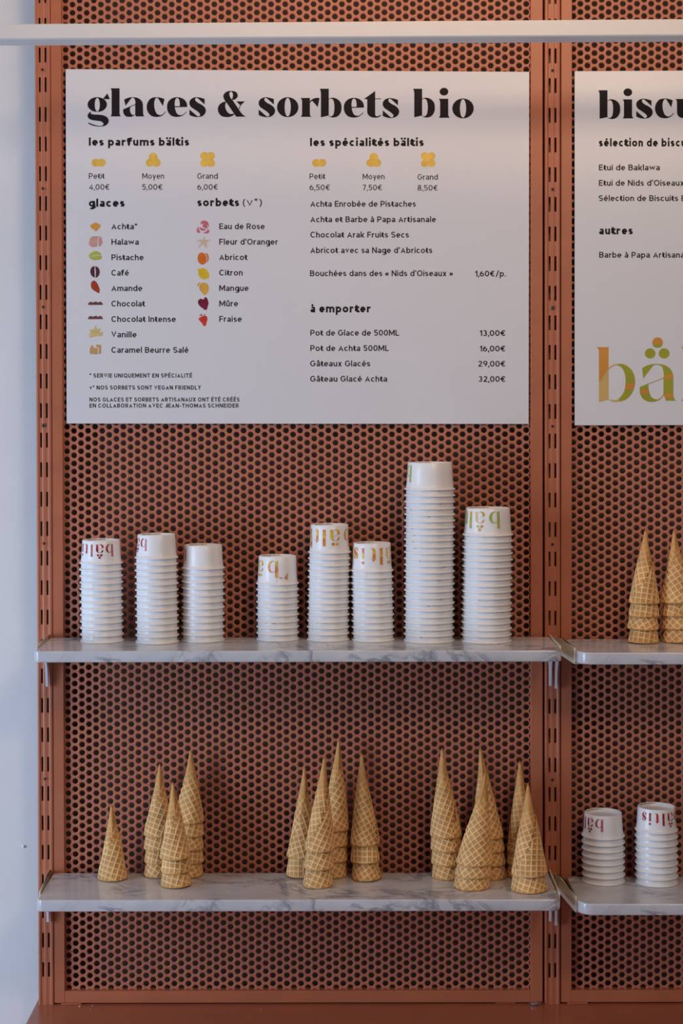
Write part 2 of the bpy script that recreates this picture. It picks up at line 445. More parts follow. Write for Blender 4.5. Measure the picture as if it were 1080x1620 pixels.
# ---------------------------------------------------------------- outlines and lettering
def path(s, n=7):
    """closed outline: 'x,y' smooth points, 'x,y!' corners"""
    pts = []
    for t in s.split():
        c = t.endswith('!'); x, y = t.rstrip('!').split(','); pts.append((Vector((float(x), float(y))), c))
    N = len(pts); out = []
    for i in range(N):
        (p1, c1), (p2, c2) = pts[i], pts[(i+1) % N]
        out.append(p1.copy())
        if c1 and c2: continue
        p0 = pts[i-1][0] if not c1 else p1-(p2-p1)*.0
        p3 = pts[(i+2) % N][0] if not c2 else p2
        d = (p2-p1).length
        def tan(a, b, c):   # centripetal-ish tangent
            la, lb = max((b-a).length, 1e-6), max((c-b).length, 1e-6)
            return ((b-a)/la*lb + (c-b)/lb*la)/(la+lb)
        t1 = tan(p0, p1, p2) if not c1 else None
        t2 = tan(p1, p2, p3) if not c2 else None
        if t1 is None: t1 = ((p2-p1)/d*2 - t2) if t2 is not None else (p2-p1)/d
        if t2 is None: t2 = (p2-p1)/d*2 - t1
        for k in range(1, n):
            t = k/n; a = 2*t**3-3*t*t+1; b = t**3-2*t*t+t; c = -2*t**3+3*t*t; e = t**3-t*t
            out.append(a*p1+b*d*t1+c*p2+e*d*t2)
    return out
def ell(cx, cy, rx, ry, n=40):
    return [Vector((cx+rx*math.cos(2*math.pi*k/n), cy+ry*math.sin(2*math.pi*k/n))) for k in range(n)]
def tri(loops):
    pts = [Vector((p.x, p.y, 0)) for l in loops for p in l]
    t = tessellate_polygon([[Vector((p.x, p.y, 0)) for p in l] for l in loops])
    return [(p.x, p.y) for p in pts], [tuple(x) for x in t]

G = {}
G['g'] = [[ell(257, 382, 165, 126), ell(257, 385, 43, 116)],
          [path('428,192! 472,290! 385,290! 357,282!')],
          [path('170,498! 115,525 92,570 110,618 165,645 260,660 330,675 362,705 355,732 320,745 250,740 170,715 110,690! 98,702! 160,735 230,753 310,757 390,745 440,705 452,655 430,605 370,570 290,556 190,550 145,535 148,515 190,500!')]]
G['l'] = [[path('478,104! 637,104! 637,535! 645,562 660,585! 482,585! 497,562 502,535! 502,160! 496,130')]]
G['a'] = [[path('715,300! 780,268 865,257 960,275 1020,330 1037,400! 1040,530! 1047,562 1060,585! 918,585! 903,548! 870,580 810,593 740,578 702,520 702,463! 905,375! 905,320 885,275 858,264 830,285! 740,405!'),
           path('822,425! 905,388! 905,540! 865,562 830,530 815,470')]]
G['c'] = [[path('378,288! 310,265 240,257 150,275 90,350 75,430 100,520 160,578 240,594 320,580 370,545 400,505! 390,500! 350,545 300,563 250,540 215,470 203,390 212,310 235,272 250,267 275,285! 353,408!')]]
G['e'] = [[path('765,424! 750,340 690,280 600,257 500,280 435,350 422,430 440,510 500,575 590,594 680,575 730,540 755,510! 745,503! 700,550 650,564 600,545 570,490 556,428!'),
           path('556,411! 555,340 572,285 595,268 620,285 637,340 638,411!')]]
G['s'] = [[path('357,290! 290,268 215,258 140,280 100,330 97,370 118,418 180,465 250,515 280,555 270,580 250,587 220,573! 97,468! 97,562! 160,588 245,598 320,580 365,535 378,490 360,435 310,390 230,345 195,305 197,280 220,270 245,282! 357,383!')]]
G['o'] = [[ell(593, 427, 183, 170), ell(593, 427, 53, 158)]]
G['r'] = [[path('812,270! 972,270! 972,545! 980,570 998,592! 815,592! 832,565 838,540! 838,330! 832,298')],
          [path('968,338! 1000,300 1040,278 1090,268 1137,272! 1107,425! 1010,318! 968,356!')]]
G['b'] = [[path('168,112! 322,112! 322,570! 188,600! 188,190! 182,150')],
          [path('318,292! 350,272 400,266 470,290 525,350 540,430 525,520 470,585 400,604 350,595 318,570! 335,578 358,585 395,560 415,490 418,420 410,340 390,295 360,282 335,290 318,304!')]]
G['t'] = [[path('250,150! 250,278! 348,278! 348,290! 250,290! 250,540! 262,575 290,583 320,572 345,553! 348,570! 310,598 245,606 170,590 125,545 115,480! 115,292! 60,288!')]]
G['i'] = [[ell(508, 162, 74, 66)], [path('418,283! 580,283! 580,555! 588,582 605,608! 418,608! 436,582 442,555! 442,345! 436,310')]]
G['&'] = [[path('512,333! 450,345 395,390 372,460 390,530 440,580 520,596 600,585 655,550! 640,537! 590,543 545,520 510,465 497,400 512,345!')],
          [path('620,303! 680,285 713,235 690,175 600,149 510,170 465,232 480,290 525,355! 685,590! 855,590! 815,568 770,525!'),
           path('612,296! 575,235 570,185 597,160 625,190 628,240')],
          [path('690,328! 835,328! 765,392! 738,462! 726,458! 752,392!')]]
G['u'] = [[path('950,287! 1110,287! 1110,530! 1125,568 1155,575 1195,550 1210,520! 1210,345! 1204,310 1185,287! 1343,287! 1343,550! 1350,582 1368,605! 1215,610! 1210,570! 1170,605 1110,614 1040,605 990,565 977,520! 977,345! 970,310')]]

def glyphs_on(name, items, Y, parent, org, m='ink', scale=1/10.8):
    """items: (glyph loops list, x0, y0): glyph unit * scale + (x0, y0) = pixel on the board plane"""
    for groups, x0, y0 in items:
        V, Fs = [], []
        for gi, loops in enumerate(groups):
            v, f = tri(loops); b0 = len(V)
            V += [at(x0+x*scale, y0+y*scale, Y-gi*2e-5)-org for x, y in v]
            Fs += [tuple(b0+i for i in t) for t in f]
        pydata(name, V, Fs, M[m], parent)

def board(corners, label):
    org = at(*corners[3], 0)
    o = tag(empty('price_board', org), label, 'sign')
    fr_ = [at(*c, -.0065)-org for c in corners]; bk = [v+Vector((0, .0060, 0)) for v in fr_]
    bm = bmesh.new(); a = [bm.verts.new(v) for v in fr_]; b = [bm.verts.new(v) for v in bk]
    bm.faces.new(a); bm.faces.new(b[::-1])
    for k in range(4): bm.faces.new((a[k], b[k], b[(k+1) % 4], a[(k+1) % 4]))
    bmesh.ops.recalc_face_normals(bm, faces=bm.faces[:])
    bmesh.ops.bevel(bm, geom=bm.edges[:], offset=.0004, segments=1, affect='EDGES')
    from_bm('panel_face', bm, M['board'], o)
    return o, org
YB_ = -.0067
B1, O1 = board([(103.8, 109.3), (837, 113.6), (836, 670.8), (105.4, 670.0)], 'white price board headed glaces & sorbets bio, on the left bay')
B2, O2 = board([(908.8, 112.6), (1642, 108.5), (1642, 671), (908.9, 673.0)], 'white price board headed biscuits, at right, cut by the photo edge')

glyphs_on('title_letter', [(G['g'], 130, 130), (G['l'], 130, 130), (G['a'], 130, 130), (G['c'], 225, 130), (G['e'], 225, 130), (G['s'], 290.5, 129.8),
    (G['&'], 310, 130), (G['s'], 400, 130), (G['o'], 400, 130), (G['r'], 400, 130), (G['b'], 490, 130), (G['e'], 504.6, 131), (G['t'], 570, 130),
    (G['s'], 596.2, 131.3), (G['b'], 637.6, 130), (G['i'], 655, 130), (G['o'], 677.2, 132)], YB_, B1, O1)
glyphs_on('title_letter', [(G['b'], 930.7, 132.4), (G['i'], 945.7, 131), (G['s'], 997.1, 132.3), (G['c'], 1028.8, 132.1), (G['u'], 980, 130),
    (G['i'], 1071.3, 131), (G['t'], 1122.5, 131), (G['s'], 1149, 131.5)], YB_, B2, O2)


# a plain grotesque drawn with strokes: cap height 100, x-height 71, half stroke h
def arc(cx, cy, rx, ry, a0, a1):
    n = max(3, int(abs(a1-a0)/18))
    return [(cx+rx*math.cos(math.radians(a0+(a1-a0)*k/n)), cy+ry*math.sin(math.radians(a0+(a1-a0)*k/n))) for k in range(n+1)]
def letter(ch, h):
    X = 74.0; c = X/2; ry = c-h+.6; st = [(h, 0), (h, 103)]
    E = lambda cx, cy, rx, ry_: ('o', arc(cx, cy, rx, ry_, 0, 342))
    def S_(H, w): r = (H-2*h)/4; return [arc(w/2, H-h-r, w/2-h, r, 28, 270)[:-1]+arc(w/2, h+r, w/2-h, r, 90, -152)]
    acc = {'é': ('e', [[(24, 81), (38, 99)]]), 'è': ('e', [[(20, 99), (34, 81)]]), 'à': ('a', [[(16, 99), (30, 81)]]), 'â': ('a', [[(14, 82), (27, 97), (40, 82)]]),
           'û': ('u', [[(14, 82), (27, 97), (40, 82)]]), 'ä': ('a', [[(12, 82), (12, 82+2*h)], [(40, 82), (40, 82+2*h)]]), 'É': ('E', [[(26, 109), (40, 124)]])}
    if ch in acc: w, g = letter(acc[ch][0], h); return w, g+acc[ch][1]
    T = {
    'a': (52, [arc(27, X-21, 25-h, 21-h, 162, 0)+[(52-h, 0)], [(52-h, 43-h)]+arc(21, 21.5, 21-h, 21.5-h, 90, 270)+arc(27, 21.5, 25-h, 21.5-h, 280, 350)]),
    'b': (60, [st, E(30, c, 30-h, ry)]), 'c': (54, [arc(29, c, 29-h, ry, 44, 316)]), 'd': (60, [E(30, c, 30-h, ry), [(60-h, 0), (60-h, 103)]]),
    'e': (58, [[(h+1, c)]+arc(29, c, 29-h, ry, 0, 316)]), 'f': (2*h+24, [[(6+h, 0), (6+h, 84)]+arc(22+h, 84, 16, 19-h, 180, 90)+[(2*h+24, 103-h)], [(0, X-h*.9), (2*h+21, X-h*.9)]]),
    'g': (60, [E(30, c+1, 30-h, ry-1), [(60-h, X), (60-h, -9)]+arc(31, -9, 29-h, 24-h, 0, -150)]),
    'h': (54, [st]+[arc(27, X-27, 27-h, 27-h, 180, 0)+[(54-h, 0)]]), 'i': (2*h, [[(h, 0), (h, X)], [(h, 84), (h, 84+2*h*1.05)]]),
    'k': (52, [st, [(48, X), (2*h, 27)], [(20, 38), (48, 0)]]), 'l': (2*h, [st]),
    'm': (88, [[(h, 0), (h, X)]]+[arc((h+44)/2, X-23, (44-h)/2, 23-h, 180, 0)+[(44, 0)], arc((88-h+44)/2, X-23, (44-h)/2, 23-h, 180, 0)+[(88-h, 0)]]),
    'n': (54, [[(h, 0), (h, X)], arc(27, X-27, 27-h, 27-h, 180, 0)+[(54-h, 0)]]), 'o': (62, [E(31, c, 31-h, ry)]),
    'p': (60, [[(h, -31), (h, X)], E(30, c, 30-h, ry)]), 'r': (2*h+24, [[(h, 0), (h, X)], arc(h+25, X-27, 25, 27-h, 180, 85)]),
    's': (48, S_(X, 48)), 't': (2*h+23, [[(6+h, 92), (6+h, 24)]+arc(22+h, 24, 16, 24-h, 180, 270)+[(2*h+24, h)], [(0, X-h*.8), (2*h+20, X-h*.8)]]),
    'u': (54, [[(h, X), (h, 27)]+arc(27, 27, 27-h, 27-h, 190, 360), [(54-h, X), (54-h, 0)]]),
    'v': (56, [[(h, X), (28, h*2.4), (56-h, X)]]), 'w': (84, [[(h, X), (23, h*2.6), (42, X-h*2), (61, h*2.6), (84-h, X)]]),
    'x': (54, [[(h, X), (54-h, 0)], [(54-h, X), (h, 0)]]), 'y': (56, [[(h, X), (29, h)], [(56-h, X), (20, -31)]]),
    'A': (72, [[(h, 0), (36, 100-h*2.4), (72-h, 0)], [(14, 29), (58, 29)]]),
    'B': (64, [[(h, 0), (h, 100)], [(h, 100-h)]+arc(34, (152-h)/2, 26-h, (48-h)/2, 90, -90)+[(h, 52)], [(h, 52)]+arc(37, (52+h)/2, 27-h, (52-h)/2, 90, -90)+[(h, h)]]),
    'C': (72, [arc(38, 50, 38-h, 50.5-h, 42, 318)]), 'D': (70, [[(h, 0), (h, 100)], [(h, 100-h)]+arc(32, 50, 38-h, 50-h, 90, -90)+[(h, h)]]),
    'E': (56, [[(h, 0), (h, 100)], [(h, 100-h), (56, 100-h)], [(h, 51), (52, 51)], [(h, h), (56, h)]]), 'F': (54, [[(h, 0), (h, 100)], [(h, 100-h), (54, 100-h)], [(h, 49), (48, 49)]]),
    'G': (76, [arc(38, 50, 38-h, 50.5-h, 42, 358)+[(44, 48)]]), 'H': (70, [[(h, 0), (h, 100)], [(70-h, 0), (70-h, 100)], [(h, 51), (70-h, 51)]]), 'I': (2*h, [[(h, 0), (h, 100)]]),
    'J': (50, [[(50-h, 100), (50-h, 26)]+arc(25, 26, 25-h, 26-h, 0, -170)]), 'L': (52, [[(h, 0), (h, 100)], [(h, h), (52, h)]]),
    'M': (84, [[(h, 0), (h, 100)], [(84-h, 0), (84-h, 100)], [(h, 97), (42, 24), (84-h, 97)]]), 'N': (70, [[(h, 0), (h, 100)], [(70-h, 0), (70-h, 100)], [(h, 96), (70-h, 4)]]),
    'O': (80, [E(40, 50, 40-h, 50.5-h)]), 'P': (62, [[(h, 0), (h, 100)], [(h, 100-h)]+arc(34, (142-h)/2, 28-h, (58-h)/2, 90, -90)+[(h, 42)]]),
    'Q': (80, [E(40, 50, 40-h, 50.5-h), [(46, 26), (76, -4)]]), 'R': (64, [[(h, 0), (h, 100)], [(h, 100-h)]+arc(34, (144-h)/2, 28-h, (56-h)/2, 90, -90)+[(h, 44)], [(34, 46), (62-h, 0)]]),
    'S': (62, S_(100, 62)), 'T': (64, [[(0, 100-h), (64, 100-h)], [(32, 0), (32, 100)]]), 'U': (68, [[(h, 100), (h, 34)]+arc(34, 34, 34-h, 34-h, 190, 350)+[(68-h, 34), (68-h, 100)]]),
    'V': (70, [[(h, 100), (35, h*2.2), (70-h, 100)]]), 'X': (66, [[(h, 100), (66-h, 0)], [(66-h, 100), (h, 0)]]), 'Y': (66, [[(h, 100), (33, 44), (66-h, 100)], [(33, 48), (33, 0)]]),
    '0': (62, [E(31, 50, 31-h, 50-h)]), '1': (34, [[(27, 0), (27, 100)], [(27, 95-h), (4, 78-h)]]), '2': (58, [arc(29, 71, 27-h, 29-h, 168, -42)+[(6+h*.6, h+1)], [(3, h), (56, h)]]),
    '3': (58, [arc(28, 100-h-(100-2*h)/4, 25-h, (100-2*h)/4, 150, -90), arc(28, h+(100-2*h)/4, 28-h, (100-2*h)/4, 90, -152)]),
    '4': (62, [[(43, 0), (43, 100-h), (6, 27), (62, 27)]]), '5': (58, [[(53, 100-h), (13, 100-h), (10, 55)], arc(29, 33, 29-h, 33-h, 138, -152)]),
    '6': (60, [E(30, 32, 30-h, 32-h), arc(52, 34, 52-h, 64-h, 180, 112)]), '7': (56, [[(2, 100-h), (53-h, 100-h), (20, 0)]]),
    '8': (60, [E(30, 74, 25-h, 26.5-h), E(30, 27, 30-h, 27.5-h)]), '9': (60, [E(30, 68, 30-h, 32-h), arc(8, 66, 52-h, 64-h, 0, -68)]),
    '€': (72, [arc(42, 50, 34-h, 50-h, 46, 314), [(0, 60), (50, 60)], [(0, 42), (46, 42)]]),
    ',': (12, [[(9, 2*h), (4, -16)]]), '.': (2*h, [[(h, 0), (h, 2*h)]]), '/': (44, [[(4, -8), (40, 104)]]), "'": (2*h, [[(h, 102), (h, 70)]]),
    '(': (28, [arc(54, 42, 50-h, 66, 133, 227)]), ')': (28, [arc(-26, 42, 50-h, 66, 47, -47)]), '-': (34, [[(2, 38), (32, 38)]]),
    '*': (36, [[(18, 101), (18, 63)], [(2, 91), (34, 73)], [(2, 73), (34, 91)]]),
    '«': (46, [[(20, 60), (4, 36), (20, 12)], [(42, 60), (26, 36), (42, 12)]]), '»': (46, [[(4, 60), (20, 36), (4, 12)], [(26, 60), (42, 36), (26, 12)]])}
    return T[ch]
def ribbon(pts, h, closed):
    """quads of a stroke of half width h along a polyline with mitred joints"""
    P = [Vector(p) for p in pts]; n = len(P); L, R = [], []
    for i in range(n):
        a = P[i-1] if (i or closed) else None; b = P[(i+1) % n] if (i < n-1 or closed) else None
        d1 = (P[i]-a).normalized() if a is not None else None; d2 = (b-P[i]).normalized() if b is not None else None
        if d1 is None: d1 = d2
        if d2 is None: d2 = d1
        n1, n2 = Vector((-d1.y, d1.x)), Vector((-d2.y, d2.x)); m = n1+n2
        m = n1 if m.length < .3 else m/max(m.length_squared/2, .42)
        L.append(P[i]+m*h); R.append(P[i]-m*h)
    V = L+R; F_ = [(i, (i+1) % n, n+(i+1) % n, n+i) for i in range(n if closed else n-1)]
    return V, F_
def text(name, s, x0, x1, bl, cap, parent, org, bold=6.0, m='ink', track=13):
    """one line of print, fitted between pixels x0..x1 with its baseline at bl"""
    items, x = [], 0; wf = 1+max(0, bold-6.5)*.055; tr = track-max(0, bold-6.5)*.9
    for ch in s:
        if ch == ' ': x += 36; continue
        w_, strokes = letter(ch, bold)
        for si, st in enumerate(strokes):
            closed = isinstance(st, tuple)
            v, f = ribbon([(a*wf, b) for a, b in (st[1] if closed else st)], bold*(.6 if ch == '*' else 1 if cap < 11 else .93), closed)
            items.append(([(p.x+x, p.y) for p in v], f, si))
        x += w_*wf+tr-(4 if ch in 'rt' else 0)
    lo = min(p[0] for v, _, _ in items for p in v); hi = max(p[0] for v, _, _ in items for p in v)
    k = cap/100; V, Fs = [], []
    for v, f, si in items:
        b0 = len(V)
        V += [at(x0+(a-lo)/(hi-lo)*(x1-x0), bl-b*k, YB_-si*2e-5)-org for a, b in v]
        Fs += [tuple(b0+i for i in q) for q in f]
    return pydata(name, V, Fs, M[m], parent)
HB, NB = 12.0, 8.0
T = lambda *a, **k: text(*a, parent=B1, org=O1, **k)
T('heading', 'les parfums bältis', 140.5, 299, 230.6, 12.7, bold=HB)
T('heading', 'glaces', 140.5, 197, 327.2, 12.7, bold=HB)
T('heading', 'sorbets', 312, 378, 326.3, 12.7, bold=HB)
T('heading', '(v*)', 384, 414, 326.3, 12.7, bold=5.2)
T('heading', 'les spécialités bältis', 490.3, 670, 231.2, 12.7, bold=HB)
T('heading', 'à emporter', 490.8, 586, 494.3, 12.7, bold=HB)
for s, x0, x1, bl in (('Petit', 140.5, 165.5, 282.8), ('Moyen', 225, 259.5, 282.8), ('Grand', 312, 344.3, 282.8), ('4,00€', 140.5, 173, 300.2), ('5,00€', 225, 257, 300.2), ('6,00€', 312, 344.5, 300.2),
                      ('Petit', 489.5, 514.5, 283.3), ('Moyen', 573.5, 608, 283.6), ('Grand', 660.3, 692.3, 284.3), ('6,50€', 489.5, 521.7, 300.8), ('7,50€', 573.5, 604, 301), ('8,50€', 660.3, 692, 301.5)):
    T('size_line', s, x0, x1, bl, 8.8, bold=6.2)
for i, (s, x1) in enumerate((('Achta*', 217), ('Halawa', 219.3), ('Pistache', 227), ('Café', 203.7), ('Amande', 225), ('Chocolat', 229.5), ('Chocolat Intense', 278), ('Vanille', 216), ('Caramel Beurre Salé', 298))):
    T('flavour_line', s, 176.2, x1, 362.8+24.42*i, 9.2, bold=NB)
for i, (s, x1) in enumerate((('Eau de Rose', 418.5), ("Fleur d'Oranger", 439.3), ('Abricot', 391.5), ('Citron', 383.7), ('Mangue', 393), ('Mûre', 376.5), ('Fraise', 382.3))):
    T('flavour_line', s, 346.7, x1, 362.6+24.42*i, 9.2, bold=NB)
for s, x0, x1, bl in (('Achta Enrobée de Pistaches', 490.8, 657.5, 327), ('Achta et Barbe à Papa Artisanale', 490.8, 689.3, 351.5), ('Chocolat Arak Fruits Secs', 490.8, 646.5, 375.8),
                      ("Abricot avec sa Nage d'Abricots", 490.8, 683.5, 400.4), ("Bouchées dans des « Nids d'Oiseaux »", 490.2, 716.3, 436.9), ('1,60€/p.', 751, 799.8, 437.4),
                      ('Pot de Glace de 500ML', 490.8, 631, 531), ('13,00€', 758.3, 799, 531.5), ('Pot de Achta 500ML', 490.8, 614.7, 555.3), ('16,00€', 758.3, 799, 556),
                      ('Gâteaux Glacés', 490.6, 585.3, 579.6), ('29,00€', 756.3, 799, 580), ('Gâteau Glacé Achta', 490.6, 612, 603.8), ('32,00€', 756.8, 799, 604.2)):
    T('menu_line', s, x0, x1, bl, 9.2, bold=NB)
for s, x1, bl in (('* SERVIE UNIQUEMENT EN SPÉCIALITÉ', 303.7, 597.3), ('v* NOS SORBETS SONT VEGAN FRIENDLY', 317.5, 616.4), ('NOS GLACES ET SORBETS ARTISANAUX ONT ÉTÉ CRÉÉS', 378.7, 635.3), ('EN COLLABORATION AVEC JEAN-THOMAS SCHNEIDER', 377.2, 644.9)):
    T('footnote', s, 141.5, x1, bl, 6.5, bold=9.3, track=20)
T2 = lambda *a, **k: text(*a, parent=B2, org=O2, **k)
T2('heading', 'sélection de biscuits', 947, 1104.5, 231.8, 12.7, bold=HB)
T2('heading', 'autres', 947.3, 1000.5, 370.9, 12.7, bold=HB)
T2('menu_line', 'Etui de Baklawa', 947, 1043.2, 269.5, 9.2, bold=NB)
T2('menu_line', "Etui de Nids d'Oiseaux", 947, 1081.5, 293.9, 9.2, bold=NB)
T2('menu_line', 'Sélection de Biscuits', 946.8, 1072.3, 318.1, 9.2, bold=NB)
T2('menu_line', 'B', 1077.5, 1084, 318.1, 9.2, bold=NB)
T2('menu_line', 'Barbe à Papa Artisanale', 947.5, 1093, 407.7, 9.2, bold=NB)

# pictures printed on the left board (pixel outlines on the board plane)
def pic(name, m, loops_groups, parent=B1, org=O1, y=0.0):
    V, Fs = [], []
    for gi, loops in enumerate(loops_groups):
        v, f = tri(loops); b0 = len(V)
        V += [at(x_, y_, YB_-y-gi*2e-5)-org for x_, y_ in v]; Fs += [tuple(b0+i for i in t) for t in f]
    return pydata(name, V, Fs, M[m], parent)
def zp(s, x0, y0, k): return [Vector((x0+p.x/k, y0+p.y/k)) for p in path(s, 5)]
for (dx, dy) in ((0, 0), (348.7, .3)):
    pic('two_scoop_picture', 'ball', [[ell(151.3+dx, 257.5+dy, 6.4, 6.2)], [ell(160.5+dx, 257.3+dy, 6.4, 6.2)]])
    pic('three_scoop_picture', 'ball', [[ell(242.3+dx, 248.6+dy, 6.8, 6.8)], [ell(237.3+dx, 257.3+dy, 6.6, 6.4)], [ell(247.2+dx, 257.3+dy, 6.6, 6.4)]])
    pic('four_scoop_picture', 'ball', [[ell(323+dx, 246.5+dy, 6.2, 6)], [ell(333.4+dx, 246.5+dy, 6.2, 6)], [ell(323+dx, 258+dy, 6.2, 6)], [ell(333.6+dx, 258+dy, 6.2, 6)], [ell(328.2+dx, 252.2+dy, 5, 5)]])
A = (135, 345, 13.5)
pic('milk_skin_picture', 'amber', [[zp('108,150 150,128 215,95 270,118 325,150 310,200 270,245 230,285! 170,245 125,210', *A)]])
pic('cube_picture', 'pink', [[zp('90,480! 100,435! 145,388! 300,388! 255,440! 258,595! 110,600 88,580', *A)], [zp('312,390! 328,395! 328,590 285,605! 275,455!', *A)]])
pic('pistachio_picture', 'pistachio', [[zp('68,815 130,735 210,705 290,725 335,765! 335,782! 200,798', *A)], [zp('80,835 200,812 335,795! 345,865 260,895 170,895', *A)]])
pic('coffee_bean_picture', 'coffee', [[zp('200,1028! 150,1040 110,1100 110,1180 150,1245 205,1270! 195,1150', *A)], [zp('210,1028! 275,1060 305,1140 290,1220 218,1280! 222,1150', *A)]])
pic('almond_picture', 'almond', [[zp('125,1380 180,1335 235,1370 275,1440 305,1560 290,1605 240,1580 135,1500 115,1430', *A)]])
Bq = (135, 440, 12.46)
pic('chocolate_bar_picture', 'choc', [[zp('50,520! 80,475 130,468! 145,488! 175,470 225,462! 240,490! 265,472 315,470! 350,518! 335,528! 60,530!', *Bq)]])
pic('chocolate_bar_picture', 'choc', [[zp('50,803! 80,755 130,750! 145,768! 175,752 225,742! 240,770! 265,752 315,750! 350,800! 335,808! 60,810!', *Bq)]])
pic('vanilla_flower_picture', 'vanilla', [[zp('200,925! 235,1010! 305,985! 275,1070! 345,1055! 335,1140! 180,1150! 75,1185! 90,1140! 60,1090! 120,1085! 75,1015! 160,1015!', *Bq)]])
pic('caramel_picture', 'caramel', [[zp('90,1380! 125,1320! 150,1335! 165,1372! 240,1385! 245,1500! 110,1500! 88,1480!', *Bq)], [zp('215,1310! 308,1315! 308,1480! 290,1498! 265,1490! 262,1375! 205,1358!', *Bq)]])
D = (300, 345, 13.5)
pic('rose_picture', 'rose', [[zp('235,130 250,70 310,55 380,80 405,150 400,205! 385,150! 270,120!', *D)], [zp('275,140! 350,140 378,190 370,225! 320,210 280,180', *D)], [zp('225,195 260,215 330,235 350,250! 300,270 240,255 215,230', *D)],
                            [zp('200,180! 150,240 165,310 215,318! 225,290! 195,240', *D)], [zp('265,300! 340,292 385,245! 415,260 410,310 330,328!', *D)]])
pic('blossom_picture', 'blossom', [[zp('325,365! 320,470! 455,462! 360,515! 370,655! 340,620! 290,550! 165,655! 195,600! 250,520! 140,480! 240,460! 280,460!', *D)]])
pic('apricot_picture', 'apricot', [[zp('170,850 200,760 250,738 300,750 345,800 355,870 345,950 290,992 220,975 180,920', *D)], [zp('320,742! 380,765 405,850 385,925 360,950! 372,860 355,780', *D)]])
pic('lemon_picture', 'lemon', [[zp('165,1072! 200,1085 280,1068 350,1095 405,1180 400,1300! 385,1290 300,1310 220,1260 180,1190 180,1120', *D)]])
pic('mango_picture', 'mango', [[zp('215,1420 270,1385 350,1390 400,1450 405,1520 380,1590 325,1645 260,1590 205,1500', *D)], [zp('160,1440 190,1385 240,1372! 200,1420 175,1470!', *D)]])
E_ = (300, 440, 13.5)
pic('blackberry_picture', 'berry', [[zp('175,500 195,460 240,435! 265,455! 310,445! 320,410 350,410 385,470 400,535 385,600 350,680 325,680 290,655 230,610 190,560', *E_)]])
pic('strawberry_picture', 'straw_b', [[zp('190,860 240,830 300,800 360,815 378,860 360,940 335,1020 310,1025 260,960', *E_)], [zp('182,780! 225,790 245,740! 262,790! 255,810! 215,805!', *E_)], [zp('285,795! 330,760! 340,770! 305,795!', *E_)]])

# large coloured word on the right board
K = 1/7.448
Lg = {}
Lg['b_top'] = [[path('62,180! 203,180! 203,430! 90,605! 90,240! 84,205')]]
Lg['b_low'] = [[path('203,430! 203,800! 90,830! 90,605!')]]
Lg['b_stem'] = [[path('62,180! 203,180! 203,800! 90,830! 90,240! 84,205')]]
Lg['b_bowl'] = [[path('200,433! 240,395 300,378 400,390 480,460 515,570 490,700 420,790 330,822 250,822 200,795! 235,803 290,803 350,760 395,670 403,590 390,480 350,415 300,395 240,415 200,453!')]]
Lg['a'] = [[path('598,430! 660,395 760,378 870,395 940,450 965,530! 965,740! 975,782 992,812! 880,812! 855,745! 820,790 760,820 690,825 610,790 572,710 574,648! 850,540! 850,470 830,410 770,388 730,397! 612,550!'),
            path('672,620! 850,550! 850,725! 820,775 770,795 710,770 680,700')]]
Lg['dots'] = [[ell(693, 254, 62, 60)], [ell(857, 254, 63, 60)]]
Lg['dot3'] = [[ell(780, 126, 62, 60)]]
Lg['l'] = [[path('1058,175! 1200,175! 1200,760! 1208,790 1228,812! 1058,812! 1078,790 1086,760! 1086,235! 1080,205')]]
Lg['t'] = [[path('1420,285! 1420,392! 1500,392! 1500,406! 1420,406! 1420,740! 1432,785 1462,796 1490,785 1508,764! 1512,778! 1470,820 1410,824 1345,800 1310,700! 1310,406! 1262,402!')]]
Lg['i'] = [[ell(1640, 250, 62, 60)], [path('1562,392! 1697,392! 1697,760! 1705,790 1722,812! 1562,812! 1580,790 1586,760! 1586,450! 1580,420')]]
Lg['s'] = [[Vector((1790+(p.x-97)*1.0, 380+(p.y-258)*1.31)) for p in G['s'][0][0]]]
Lg['s'] = [Lg['s']]
def lg(name, keys, m, y=0):
    glyphs_on(name, [(Lg[k] if isinstance(k, str) else k, 935, 525) for k in keys], YB_-y, B2, O2, m, K)
lg('emblem_letter', ['b_top', 'dot3', 'i'], 'orange'); lg('emblem_letter', ['b_low'], 'straw'); lg('emblem_letter', ['b_bowl'], 'olive'); lg('emblem_letter', ['a', 'dots', 's'], 'olive'); lg('emblem_letter', ['l', 't'], 'olive')
lg('emblem_patch', [[[path('402,615! 512,600! 500,650 485,690! 396,668!')]], [[path('855,515! 962,495! 965,545! 855,560!')]], [[path('578,680! 670,690! 682,730! 590,740!')]], [[path('852,728! 966,728! 966,775! 868,782!')]],
                    [[path('1058,175! 1200,175! 1200,300! 1086,330! 1086,235! 1080,205')]]], 'orange', .0002)
lg('emblem_patch', [[[path('200,433! 240,395 300,378! 320,398! 300,395 240,415 200,453!')]], [[path('330,822! 250,822 200,795! 235,803 290,803 330,785!')]]], 'straw', .0002)
lg('emblem_patch', [[[path('722,148! 838,148! 820,176 780,187 740,176')]]], 'olive', .0002)

